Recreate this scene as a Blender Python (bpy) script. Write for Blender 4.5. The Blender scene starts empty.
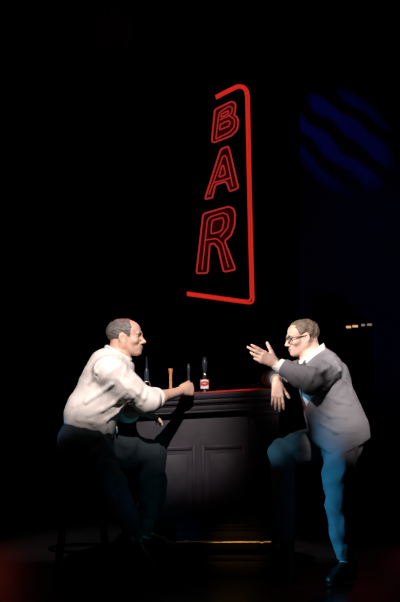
import bpy, bmesh, math
import numpy as np
from mathutils import Vector, Matrix

# ---------------------------------------------------------------- camera, world, lights, exposure
SC = bpy.context.scene
COL = SC.collection
FPX, CAMY, EYE, HOR = 1500.0, -9.0, 1.24, 368.3     # focal length in pixels, camera depth, eye height, horizon row

def P(px, py, y=0.0):
    """point that the photograph shows at pixel (px,py), standing at stage depth y"""
    k = (y - CAMY) / FPX
    return np.array([(px - 200.0) * k, y, EYE - (py - HOR) * k])

cam_d = bpy.data.cameras.new('camera')
cam = bpy.data.objects.new('camera', cam_d); COL.objects.link(cam)
cam.location = (0, CAMY, EYE); cam.rotation_euler = (math.pi / 2, 0, 0)
cam_d.sensor_width = 36; cam_d.lens = FPX / 602 * 36
cam_d.shift_y = (HOR - 301) / 602
cam_d.clip_end = 100
SC.camera = cam

world = bpy.data.worlds.new('World'); SC.world = world
world.use_nodes = True
world.node_tree.nodes['Background'].inputs[0].default_value = (0.25, 0.2, 0.6, 1)
world.node_tree.nodes['Background'].inputs[1].default_value = 0.0018
SC.view_settings.view_transform = 'Standard'
SC.view_settings.look = 'None'
SC.view_settings.gamma = 1
SC.view_settings.exposure = 0
SC.view_settings.use_curve_mapping = False

def spot(name, loc, target, power, color, angle, blend=0.5, radius=0.05):
    d = bpy.data.lights.new(name, 'SPOT'); d.energy = power; d.color = color
    d.spot_size = math.radians(angle); d.spot_blend = blend; d.shadow_soft_size = radius
    o = bpy.data.objects.new(name, d); COL.objects.link(o)
    o.location = loc
    o.rotation_euler = (Vector(target) - Vector(loc)).to_track_quat('-Z', 'Y').to_euler()
    return o

def node_mask(o, build):
    """profile-spot gate: the lamp's own direction drives a mask (shutter or gobo)"""
    d = o.data; d.use_nodes = True; nt = d.node_tree
    em = next(n for n in nt.nodes if n.type == 'EMISSION')
    tc = nt.nodes.new('ShaderNodeTexCoord'); sx = nt.nodes.new('ShaderNodeSeparateXYZ')
    nt.links.new(tc.outputs['Normal'], sx.inputs[0])
    def op(kind, a, b):
        n = nt.nodes.new('ShaderNodeMath'); n.operation = kind
        for k, v in enumerate((a, b)):
            if isinstance(v, (int, float)): n.inputs[k].default_value = v
            else: nt.links.new(v, n.inputs[k])
        return n.outputs[0]
    az = op('ABSOLUTE', sx.outputs[2], 0)
    nt.links.new(build(nt, op('DIVIDE', sx.outputs[0], az), op('DIVIDE', sx.outputs[1], az)), em.inputs['Strength'])

def shutter_spot(name, loc, target, low, power, color, angle, soft=.010, blend=.6, side=None):
    """profile spot whose bottom shutter cuts the beam at the point `low`; side = (point, +1 keeps its right / -1 its left)"""
    o = spot(name, loc, target, power, color, angle, blend, .06)
    R = o.rotation_euler.to_matrix().inverted()
    def gate(p):
        L = R @ (Vector(p) - Vector(loc)); return L.x / abs(L.z), L.y / abs(L.z)
    def build(nt, u, v):
        def ramp(src, c, sg, soft=soft):
            mr = nt.nodes.new('ShaderNodeMapRange'); mr.interpolation_type = 'SMOOTHSTEP'
            mr.inputs[1].default_value = c - soft * sg; mr.inputs[2].default_value = c + soft * sg
            if sg < 0:
                mr.inputs[1].default_value, mr.inputs[2].default_value = c - soft, c + soft
                mr.inputs[3].default_value, mr.inputs[4].default_value = 1, 0
            nt.links.new(src, mr.inputs[0]); return mr.outputs[0]
        a = ramp(v, gate(low)[1], 1)
        if side is None: return a
        b = ramp(u, gate(side[0])[0], side[1], side[2])
        m = nt.nodes.new('ShaderNodeMath'); m.operation = 'MULTIPLY'; nt.links.new(a, m.inputs[0]); nt.links.new(b, m.inputs[1])
        return m.outputs[0]
    node_mask(o, build)
    return o

KEY = (1.0, 0.92, 0.89)
shutter_spot('front_spot_for_seated_man', (-.1, -8.8, 7.6), P(122, 368, -.4), P(100, 434, -.4), 7900, KEY, 8.8, side=(P(222, 393, 0), -1, .028))
shutter_spot('front_spot_for_standing_man', (-5.4, -7.2, 6.2), P(300, 368, -.3), P(320, 405, -.3), 8400, KEY, 7.4, side=(P(266, 390, -.06), 1, .006))
shutter_spot('high_spot_for_standing_man', (2.6, -7.5, 6.6), P(340, 395, -.3), P(340, 452, -.3), 6300, KEY, 6.4, .014, side=(P(317, 420, -.3), 1, .007))
shutter_spot('blue_leg_spot', (-4.6, -2.2, 1.1), P(335, 505, -.35), P(335, 640, -.35), 1700, (0.035, 0.42, 0.80), 12, .006, .8, side=(P(321.5, 500, -.371), 1, .005))
spot('blue_knee_spot', (-4.6, -3.6, 1.3), P(270, 445, -.27), 800, (0.14, 0.60, 0.85), 2.3, 0.9, .03)
spot('blue_shirt_spot', (-4.0, -3.2, 1.2), P(307, 394, -.28), 420, (0.05, 0.50, 0.9), 1.7, 0.9, .02)
spot('blue_hip_spot', (-4.6, -1.3, 1.3), P(71, 433, -.4), 420, (0.05, 0.4, 1.0), 2.6, 0.9, .05)
spot('red_bar_fill', (.9, 3.4, 4.2), P(220, 390, .2), 900, (1.0, 0.03, 0.03), 7, 0.7, .05)  # added lamp, supplies the neon sign's red on the bar top
spot('blue_bar_fill', (-1.6, -4.4, 1.7), P(180, 531, 0), 55, (0.05, 0.25, 1.0), 3.4, 0.9, .05)  # extra unseen lamp, added to put blue on the bar's ledges
spot('red_head_fill', (-.4, 2.6, 4.4), P(128, 322, -.37), 330, (1.0, 0.03, 0.03), 4, 0.7, .05)  # added lamp, supplies the sign's red rim on the seated man's head
spot('teal_low_spot', (1.6, -4.6, .7), P(138, 476, -.25), 120, (0.05, 0.70, 0.85), 10, 0.9, .05)
spot('red_floor_wash', (-1.9, 4.8, 1.1), (-.8, .15, 0), 1.3, (1.0, 0.10, 0.07), 16, 1.0, .15)  # unseen low lamp added at the back for red sheen on the floor
spot('magenta_floor_wash', (2.2, 4.2, 1.2), (1.15, .6, 0), 7, (1.0, 0.08, 0.2), 12, 1.0, .15)  # added low lamp at the back, for magenta sheen on the floor
spot('red_front_floor_wash', (1.9, 4.2, 1.9), (.35, -1.0, 0), 11, (1.0, 0.05, 0.06), 14, 1.0, .15)  # added lamp at the back, reddens the front of the floor
spot('amber_rail_fill', (.5, -4.0, 2.2), P(240, 543, -.12), 95, (1.0, 0.62, 0.12), 5.5, 0.9, .04)  # unseen lamp, added to brighten the brass foot rail

def gobo_spot(name, loc, target, power, color, angle):
    """theatre projector: a lamp with a streaked leaf gobo in its gate"""
    o = spot(name, loc, target, power, color, angle, 0.6, .004)
    def build(nt, u, v):
        cb = nt.nodes.new('ShaderNodeCombineXYZ'); mp = nt.nodes.new('ShaderNodeMapping')
        nt.links.new(u, cb.inputs[0]); nt.links.new(v, cb.inputs[1]); nt.links.new(cb.outputs[0], mp.inputs['Vector'])
        mp.inputs['Rotation'].default_value = (0, 0, math.radians(-60)); mp.inputs['Scale'].default_value = (1, 1, 1)
        mp.inputs['Location'].default_value = (.0, .3, 0)
        wv = nt.nodes.new('ShaderNodeTexWave'); wv.inputs['Scale'].default_value = 5.2
        wv.inputs['Distortion'].default_value = 2.6; wv.inputs['Detail'].default_value = 1; wv.inputs['Detail Scale'].default_value = 2.5
        nt.links.new(mp.outputs[0], wv.inputs['Vector'])
        rp = nt.nodes.new('ShaderNodeValToRGB'); rp.color_ramp.elements[0].position = .30; rp.color_ramp.elements[1].position = .85
        nt.links.new(wv.outputs['Fac'], rp.inputs[0]); return rp.outputs[0]
    node_mask(o, build)
    return o
gobo_spot('blue_gobo_spot', (-.3, 1.2, 5.2), P(336, 130, 4.3), 120, (0.02, 0.03, 1.0), 12.5)
spot('blue_backdrop_wash', (1.4, 1.0, 5.0), P(368, 203, 4.3), 8, (0.03, 0.06, 1.0), 12, 1.0, .2)
spot('blue_low_wash', (2.6, 1.6, .4), P(368, 300, 4.3), 7, (0.03, 0.06, 1.0), 40, 1.0, .2)
spot('dim_red_fill', (-.7, 1.4, 5.2), P(112, 5, 5.0), 120, (1.0, 0.06, 0.02), 9, 1.0, .05)  # added lamp that only makes a faint red patch on the drape

# ---------------------------------------------------------------- materials
def mat(name, color, rough=0.6, metal=0.0, noise=0.0, nscale=40, bump=0.0, bscale=200, spec=0.5, weave=None, sub=0.0, coat=0.0):
    m = bpy.data.materials.new(name); m.use_nodes = True
    nt = m.node_tree; b = nt.nodes['Principled BSDF']
    b.inputs['Base Color'].default_value = (*color, 1); b.inputs['Roughness'].default_value = rough
    b.inputs['Metallic'].default_value = metal; b.inputs['Specular IOR Level'].default_value = spec
    b.inputs['Coat Weight'].default_value = coat
    if sub:
        b.inputs['Subsurface Weight'].default_value = sub; b.inputs['Subsurface Radius'].default_value = (.012, .004, .002)
        b.inputs['Subsurface Scale'].default_value = .5
    tc = nt.nodes.new('ShaderNodeTexCoord')
    if noise:
        n = nt.nodes.new('ShaderNodeTexNoise'); n.inputs['Scale'].default_value = nscale; n.inputs['Detail'].default_value = 4
        nt.links.new(tc.outputs['Object'], n.inputs['Vector'])
        r = nt.nodes.new('ShaderNodeValToRGB')
        lo = [max(0, c * (1 - noise)) for c in color]; hi = [min(1, c * (1 + noise)) for c in color]
        r.color_ramp.elements[0].color = (*lo, 1); r.color_ramp.elements[1].color = (*hi, 1)
        r.color_ramp.elements[0].position = .3; r.color_ramp.elements[1].position = .7
        nt.links.new(n.outputs['Fac'], r.inputs[0]); nt.links.new(r.outputs[0], b.inputs['Base Color'])
    if bump:
        n2 = nt.nodes.new('ShaderNodeTexNoise'); n2.inputs['Scale'].default_value = bscale; n2.inputs['Detail'].default_value = 3
        mp = nt.nodes.new('ShaderNodeMapping')
        if weave: mp.inputs['Scale'].default_value = weave
        nt.links.new(tc.outputs['Object'], mp.inputs[0]); nt.links.new(mp.outputs[0], n2.inputs['Vector'])
        bp = nt.nodes.new('ShaderNodeBump'); bp.inputs['Strength'].default_value = bump; bp.inputs['Distance'].default_value = .003
        nt.links.new(n2.outputs['Fac'], bp.inputs['Height']); nt.links.new(bp.outputs[0], b.inputs['Normal'])
    return m

def glow(name, color, strength):
    m = bpy.data.materials.new(name); m.use_nodes = True
    b = m.node_tree.nodes['Principled BSDF']
    b.inputs['Base Color'].default_value = (*[c * .3 for c in color], 1)
    b.inputs['Emission Color'].default_value = (*color, 1); b.inputs['Emission Strength'].default_value = strength
    return m

M = dict(
    skin_l=mat('skin of seated man', (.66, .40, .30), .5, noise=.10, nscale=60, bump=.12, bscale=350, sub=.15),
    skin_r=mat('skin of standing man', (.72, .46, .36), .5, noise=.10, nscale=60, bump=.12, bscale=350, sub=.15),
    lips=mat('lips', (.50, .25, .20), .45),
    hair_l=mat('grey brown hair', (.13, .11, .10), .6, noise=.45, nscale=55, bump=.5, bscale=130, weave=(.25, 1, 1.2)),
    hair_r=mat('brown hair', (.17, .12, .085), .6, noise=.4, nscale=55, bump=.5, bscale=130, weave=(.25, 1, 1.2)),
    white=mat('eye white', (.75, .72, .70), .2),
    iris=mat('iris', (.03, .025, .02), .15),
    shirt_l=mat('cream cotton', (.80, .715, .675), .8, noise=.04, nscale=12, bump=.2, bscale=500, spec=.2),
    shirt_r=mat('white cotton', (.82, .80, .78), .8, noise=.03, nscale=12, bump=.2, bscale=500, spec=.2),
    trouser_l=mat('dark grey wool', (.019, .025, .029), .85, noise=.15, nscale=25, bump=.25, bscale=600, spec=.2),
    suit=mat('mid grey wool', (.190, .181, .198), .85, noise=.10, nscale=300, bump=.25, bscale=700, spec=.2),
    leather=mat('black leather', (.015, .013, .012), .3, bump=.1, bscale=120),
    sock=mat('dark sock', (.04, .04, .045), .9),
    buckle=mat('dull steel', (.5, .5, .5), .3, 1.0),
    tie=mat('patterned tie silk', (.10, .025, .035), .5, noise=.8, nscale=130),
    barwood=mat('dark plum painted wood', (.018, .0130, .0185), .5, spec=.22, noise=.25, nscale=14, bump=.12, bscale=60, weave=(.25, 1, 1)),
    bartop_glow=mat('bar top with painted red light', (.30, .05, .05), .45, noise=.1, nscale=18, bump=.05, bscale=80),  # the red base colour stands in for red light on the bar top
    brass=mat('brass', (.78, .55, .18), .3, 1.0, bump=.05, bscale=90),
    chrome=mat('chrome', (.62, .63, .66), .22, 1.0),
    black=mat('black plastic', (.02, .02, .024), .3),
    bluegrey=mat('dark blue lacquer', (.022, .03, .045), .25, coat=.5),
    tapwood=mat('turned maple', (.52, .23, .075), .45, noise=.25, nscale=50),
    label_w=mat('white enamel', (.8, .77, .72), .4),
    label_r=mat('red enamel', (.55, .03, .03), .4),
    glass=None,
    floor=mat('black glossy stage deck', (.005, .0045, .005), .30, spec=.35, noise=.35, nscale=6, bump=.25, bscale=9, weave=(.4, 2.5, 1)),
    drape=mat('black velour drape', (.004, .004, .005), .95, spec=.05, bump=.4, bscale=8, weave=(3, 1, .1)),
    flat=mat('midnight blue scenic canvas', (.10, .11, .16), .9, noise=.2, nscale=3, spec=.1, bump=.2, bscale=60),
    tower=mat('dark painted plywood', (.012, .012, .014), .9, noise=.3, nscale=8, spec=.1),
    signback=mat('black sign metal', (.010, .009, .009), .7, bump=.1, bscale=40, spec=.2),
    lettertray=mat('dark red letter tray', (.16, .02, .02), .6, spec=.2),
    neon=glow('red neon letter glass', (1.0, .05, .045), .42),
    neonf=glow('red neon frame glass', (1.0, .032, .018), .58),
    winwarm=glow('warm lit window', (1.0, .55, .22), .75),
    windim=glow('dim lit window', (.75, .55, .36), .30),
    wire=mat('black steel cable', (.02, .02, .02), .5, 1.0),
    steel=mat('dark stool metal', (.012, .012, .013), .6, spec=.3, noise=.2),
    seat=mat('black vinyl seat', (.015, .014, .014), .4, bump=.1, bscale=150),
)
def make_glass():
    m = bpy.data.materials.new('clear glass'); m.use_nodes = True
    b = m.node_tree.nodes['Principled BSDF']
    b.inputs['Base Color'].default_value = (.95, .97, 1, 1); b.inputs['Transmission Weight'].default_value = 1
    b.inputs['Roughness'].default_value = .03; b.inputs['IOR'].default_value = 1.45
    tc = m.node_tree.nodes.new('ShaderNodeTexCoord'); n = m.node_tree.nodes.new('ShaderNodeTexNoise')
    n.inputs['Scale'].default_value = 30
    mr = m.node_tree.nodes.new('ShaderNodeMapRange'); mr.inputs[3].default_value = .02; mr.inputs[4].default_value = .06
    m.node_tree.links.new(tc.outputs['Object'], n.inputs['Vector']); m.node_tree.links.new(n.outputs['Fac'], mr.inputs[0])
    m.node_tree.links.new(mr.outputs[0], b.inputs['Roughness'])
    return m
M['glass'] = make_glass()
M['lens'] = mat('spectacle lens', (.5, .5, .5), .05, noise=.05)
M['lens'].node_tree.nodes['Principled BSDF'].inputs['Alpha'].default_value = .14

# ---------------------------------------------------------------- object helpers
def thing(name, label, cat, loc, group=None):
    o = bpy.data.objects.new(name, None); COL.objects.link(o); o.location = loc
    o.empty_display_size = .1
    o['label'] = label; o['category'] = cat
    if group: o['group'] = group
    return o

def tag(o, label, cat, group=None):
    o['label'] = label; o['category'] = cat
    if group: o['group'] = group
    return o

def world_loc(o):
    v = Vector((0, 0, 0))
    while o is not None:
        v += o.location; o = o.parent
    return np.array(v)

def mk(name, V, F, material, parent=None, loc=None, smooth=True, label=None):
    """link ONE mesh object from world coordinates; its origin sits at loc, or at its parent's origin"""
    V = np.asarray(V, dtype=np.float64)
    base = world_loc(parent) if parent is not None else (np.array(loc, float) if loc is not None else np.zeros(3))
    me = bpy.data.meshes.new(name)
    me.from_pydata((V - base).tolist(), [], [tuple(int(i) for i in f) for f in F])
    mats = material if isinstance(material, (list, tuple)) else [material]
    for m in mats: me.materials.append(m)
    if smooth: me.polygons.foreach_set('use_smooth', [True] * len(me.polygons))
    me.update()
    o = bpy.data.objects.new(name, me); COL.objects.link(o)
    if parent is not None: o.parent = parent
    else: o.location = base
    if label: o['label'] = label
    return o

class MB:
    """collects shapes into one mesh"""
    def __init__(s): s.V = []; s.F = []
    def add(s, V, F):
        n = len(s.V); s.V += [tuple(v) for v in V]; s.F += [tuple(i + n for i in f) for f in F]; return s
    def box(s, lo, hi, bevel=0.0, seg=2):
        bm = bmesh.new(); bmesh.ops.create_cube(bm, size=1)
        lo = np.minimum(lo, hi).astype(float) if False else np.array(lo, float); hi = np.array(hi, float)
        for v in bm.verts:
            v.co = Vector((lo + hi) / 2 + np.array(v.co) * (hi - lo))
        if bevel: bmesh.ops.bevel(bm, geom=bm.edges[:] , offset=bevel, segments=seg, profile=.5, affect='EDGES')
        bm.verts.index_update()
        s.add([v.co[:] for v in bm.verts], [[v.index for v in f.verts] for f in bm.faces]); bm.free(); return s
    def tube(s, pts, r, n=10, closed=False):
        pts = [np.array(p, float) for p in pts]; m = len(pts)
        rr = r if isinstance(r, (list, tuple)) else [r] * m
        tang = []
        for i in range(m):
            a = pts[(i - 1) % m] if (closed or i > 0) else pts[i]
            b = pts[(i + 1) % m] if (closed or i < m - 1) else pts[i]
            t = b - a; tang.append(t / (np.linalg.norm(t) + 1e-9))
        u = np.cross(tang[0], [0, 1, 0])
        if np.linalg.norm(u) < .2: u = np.cross(tang[0], [1, 0, 0])
        u /= np.linalg.norm(u); V = []; F = []
        for i in range(m):
            u = u - tang[i] * np.dot(u, tang[i]); u /= np.linalg.norm(u); w = np.cross(tang[i], u)
            for j in range(n):
                a = 2 * math.pi * j / n; V.append(pts[i] + rr[i] * (math.cos(a) * u + math.sin(a) * w))
        for i in range(m if closed else m - 1):
            i2 = (i + 1) % m
            for j in range(n):
                j2 = (j + 1) % n; F.append((i * n + j, i * n + j2, i2 * n + j2, i2 * n + j))
        if not closed:
            F.append(tuple(range(n))[::-1]); F.append(tuple((m - 1) * n + j for j in range(n)))
        return s.add(V, F)
    def lathe(s, c, prof, n=24, axis=None):
        """prof: (radius, height) list around vertical (or given) axis at c"""
        ax = np.array([0, 0, 1.0]) if axis is None else np.array(axis, float) / np.linalg.norm(axis)
        u = np.cross(ax, [0, 1, 0]); u = u if np.linalg.norm(u) > .1 else np.cross(ax, [1, 0, 0]); u /= np.linalg.norm(u); w = np.cross(ax, u)
        V = []; F = []; m = len(prof); c = np.array(c, float)
        for r, h in prof:
            for j in range(n):
                a = 2 * math.pi * j / n; V.append(c + ax * h + r * (math.cos(a) * u + math.sin(a) * w))
        for i in range(m - 1):
            for j in range(n):
                j2 = (j + 1) % n; F.append((i * n + j, i * n + j2, (i + 1) * n + j2, (i + 1) * n + j))
        F.append(tuple(range(n))[::-1]); F.append(tuple((m - 1) * n + j for j in range(n)))
        return s.add(V, F)
    def prism(s, poly, axis_vec):
        """extrude a polygon (3-D points) along axis_vec"""
        n = len(poly); poly = [np.array(p, float) for p in poly]; d = np.array(axis_vec, float)
        V = poly + [p + d for p in poly]
        F = [tuple(range(n)), tuple(range(2 * n - 1, n - 1, -1))] + [(i, i + n, (i + 1) % n + n, (i + 1) % n) for i in range(n)]
        return s.add(V, F)
    def ball(s, c, r, n=16):
        prof = [(max(1e-4, r * math.sin(math.pi * i / n)), -r * math.cos(math.pi * i / n)) for i in range(n + 1)]
        return s.lathe(c, prof, 20)
    def warp(s, fn): s.V = [tuple(fn(np.array(v, float))) for v in s.V]; return s
    def build(s, name, material, parent=None, loc=None, smooth=True, label=None):
        o = mk(name, s.V, s.F, material, parent, loc, smooth, label)
        if smooth:
            bm = bmesh.new(); bm.from_mesh(o.data)
            bmesh.ops.recalc_face_normals(bm, faces=bm.faces[:])
            for e in bm.edges:
                if len(e.link_faces) == 2 and e.calc_face_angle(0) > .6: e.smooth = False
            bm.to_mesh(o.data); bm.free()
        else:
            bm = bmesh.new(); bm.from_mesh(o.data); bmesh.ops.recalc_face_normals(bm, faces=bm.faces[:]); bm.to_mesh(o.data); bm.free()
        return o

# ---------------------------------------------------------------- implicit surfaces: bodies and cloth
class Field:
    def __init__(s, lo, hi, h):
        s.lo = np.array(lo, float); s.h = h
        s.n = np.ceil((np.array(hi, float) - s.lo) / h).astype(int) + 1
        s.D = np.full(tuple(s.n), .6, np.float32)
    def block(s, lo, hi):
        i0 = np.clip(np.floor((np.array(lo) - s.lo) / s.h).astype(int), 0, s.n); i1 = np.clip(np.ceil((np.array(hi) - s.lo) / s.h).astype(int) + 1, 0, s.n)
        sl = tuple(slice(a, b) for a, b in zip(i0, i1))
        ax = [(s.lo[k] + s.h * np.arange(i0[k], i1[k])).astype(np.float32) for k in range(3)]
        return sl, ax[0][:, None, None], ax[1][None, :, None], ax[2][None, None, :]
    def apply(s, fn, lo, hi, k=.02, op='u'):
        sl, X, Y, Z = s.block(lo, hi)
        a = s.D[sl]
        if a.size == 0: return s
        d = fn(X, Y, Z).astype(np.float32)
        if op == 'u':
            if k > 0: hh = np.maximum(k - np.abs(a - d), 0) / k; s.D[sl] = np.minimum(a, d) - hh * hh * k * .25
            else: s.D[sl] = np.minimum(a, d)
        else:
            if op == 'sub': d = -d
            if k > 0: hh = np.maximum(k - np.abs(a - d), 0) / k; s.D[sl] = np.maximum(a, d) + hh * hh * k * .25
            else: s.D[sl] = np.maximum(a, d)
        return s
    def cap(s, a, b, ra, rb, k=.02, flat=None, op='u'):
        a = np.array(a, float); b = np.array(b, float)
        f = flat[1] if flat else 1.0; R = max(ra, rb) * max(1, f) + k + 4 * s.h
        def fn(X, Y, Z):
            A, B = a, b
            if flat:
                d = np.array(flat[0], float); d /= np.linalg.norm(d); g = 1 / f - 1
                t = (X * d[0] + Y * d[1] + Z * d[2]) * g
                X = X + t * d[0]; Y = Y + t * d[1]; Z = Z + t * d[2]
                A = a + d * np.dot(a, d) * g; B = b + d * np.dot(b, d) * g
            v = B - A; vv = max(np.dot(v, v), 1e-9)
            t = np.clip(((X - A[0]) * v[0] + (Y - A[1]) * v[1] + (Z - A[2]) * v[2]) / vv, 0, 1)
            return np.sqrt((X - A[0] - v[0] * t) ** 2 + (Y - A[1] - v[1] * t) ** 2 + (Z - A[2] - v[2] * t) ** 2) - (ra + (rb - ra) * t)
        return s.apply(fn, np.minimum(a, b) - R, np.maximum(a, b) + R, k, op)
    def chain(s, pts, rs, k=.02, flat=None):
        for i in range(len(pts) - 1): s.cap(pts[i], pts[i + 1], rs[i], rs[i + 1], k, flat)
        return s
    def ell(s, c, r, Rm=None, k=.02, op='u'):
        c = np.array(c, float); r = np.array(r, float); Rm = np.eye(3) if Rm is None else Rm
        R = max(r) + k + 4 * s.h
        def fn(X, Y, Z):
            x, y, z = X - c[0], Y - c[1], Z - c[2]
            q = [(x * Rm[0, i] + y * Rm[1, i] + z * Rm[2, i]) for i in range(3)]
            k0 = np.sqrt(sum((q[i] / r[i]) ** 2 for i in range(3))); k1 = np.sqrt(sum((q[i] / r[i] ** 2) ** 2 for i in range(3))) + 1e-6
            return k0 * (k0 - 1) / k1
        return s.apply(fn, c - R, c + R, k, op)
    def cut(s, p, n, R=.3, k=.004):
        """remove what lies beyond the plane at p towards n, within R of p"""
        p = np.array(p, float); n = np.array(n, float); n /= np.linalg.norm(n)
        return s.apply(lambda X, Y, Z: (X - p[0]) * n[0] + (Y - p[1]) * n[1] + (Z - p[2]) * n[2] + 0 * (X + Y + Z), p - R, p + R, k, 'x')
    def disp(s, fn, lo=None, hi=None):
        sl, X, Y, Z = s.block(s.lo if lo is None else lo, s.lo + s.n * s.h if hi is None else hi)
        s.D[sl] += fn(X, Y, Z).astype(np.float32); return s
    def mesh(s):
        D = s.D; S = D < 0
        S[0] = S[-1] = False; S[:, 0] = S[:, -1] = False; S[:, :, 0] = S[:, :, -1] = False
        D = np.where(S, np.minimum(D, -1e-6), np.maximum(D, 1e-6))
        cnt = np.zeros(tuple(s.n - 1), np.int8)
        off = [(i, j, k) for i in (0, 1) for j in (0, 1) for k in (0, 1)]
        n = s.n - 1
        for i, j, k in off: cnt += S[i:i + n[0], j:j + n[1], k:k + n[2]]
        act = (cnt > 0) & (cnt < 8)
        I = np.argwhere(act)
        idx = np.full(tuple(n), -1, np.int64); idx[tuple(I.T)] = np.arange(len(I))
        acc = np.zeros((len(I), 3)); num = np.zeros(len(I))
        cv = {o: D[I[:, 0] + o[0], I[:, 1] + o[1], I[:, 2] + o[2]] for o in off}
        for a in off:
            for ax in range(3):
                if a[ax] == 0:
                    b = list(a); b[ax] = 1; b = tuple(b)
                    da, db = cv[a].astype(float), cv[b].astype(float); m = (da < 0) != (db < 0)
                    t = np.where(m, da / np.where(m, da - db, 1), 0)
                    p = np.tile(np.array(a, float), (len(I), 1)); p[:, ax] += t
                    acc[m] += p[m]; num[m] += 1
        V = s.lo + s.h * (I + acc / num[:, None])
        F = []
        for ax in range(3):
            u, v = (ax + 1) % 3, (ax + 2) % 3
            sl0 = [slice(None)] * 3; sl1 = [slice(None)] * 3; sl0[ax] = slice(0, -1); sl1[ax] = slice(1, None)
            A, B = S[tuple(sl0)], S[tuple(sl1)]
            E = np.argwhere(A != B); E = E[(E[:, u] > 0) & (E[:, v] > 0)]
            ins = A[tuple(E.T)]
            c = []
            for du, dv in ((1, 1), (0, 1), (0, 0), (1, 0)):
                q = E.copy(); q[:, u] -= du; q[:, v] -= dv; c.append(idx[tuple(q.T)])
            Q = np.stack(c, 1); Q[~ins] = Q[~ins][:, ::-1]
            F.append(Q)
        return V, np.concatenate(F)

def folds(amp, dirs, warp=1.0):
    """cloth creases: warped ridges in patches along the given directions (wave vectors in rad/m)"""
    def fn(X, Y, Z):
        out = 0
        for i, (kx, ky, kz, ph) in enumerate(dirs):
            w = np.sin(X * 13 + Z * 9 + 4 * Y + ph) + np.sin(Y * 15 - X * 8 + Z * 6 + 2 * ph) + .6 * np.sin(X * 31 - Z * 27 + Y * 22 + ph)
            s = np.sin((X * kx + Y * ky + Z * kz) * .62 + ph + warp * 1.9 * w)
            m = np.clip(.35 + .65 * np.sin(X * 11 - Z * 14 + Y * 10 + ph * 3 + w), 0, 1)
            out = out + (.5 + .5 * s) ** 1.6 * m
        return -amp * out + amp * .3 * len(dirs)
    return fn

def crease(F, lines, r=.011, k=.03, op='u', lift=.0):
    """raise soft cloth creases along lines seen from the audience: each line is a list of pixels on the garment"""
    D = F.D.copy()
    def surf(px, py):
        for y in np.arange(F.lo[1], F.lo[1] + F.n[1] * F.h, .003):
            p = P(px, py, y); i = np.round((p - F.lo) / F.h).astype(int)
            if (i >= 0).all() and (i < F.n).all() and D[tuple(i)] < 0: return p
        return None
    for ln in lines:
        pts = [surf(*q) for q in ln]; pts = [p + [0, lift, 0] for p in pts if p is not None]
        m = len(pts)
        for i in range(m - 1):
            a, b = (.45 if i == 0 else 1), (.45 if i == m - 2 else 1)
            F.cap(pts[i], pts[i + 1], r * a, r * b, k, None, op)

def frame_from(fwd, up):
    x = np.array(fwd, float); x /= np.linalg.norm(x); z = np.array(up, float); z = z - x * np.dot(z, x); z /= np.linalg.norm(z)
    return np.stack([x, np.cross(z, x), z], 1)

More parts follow.
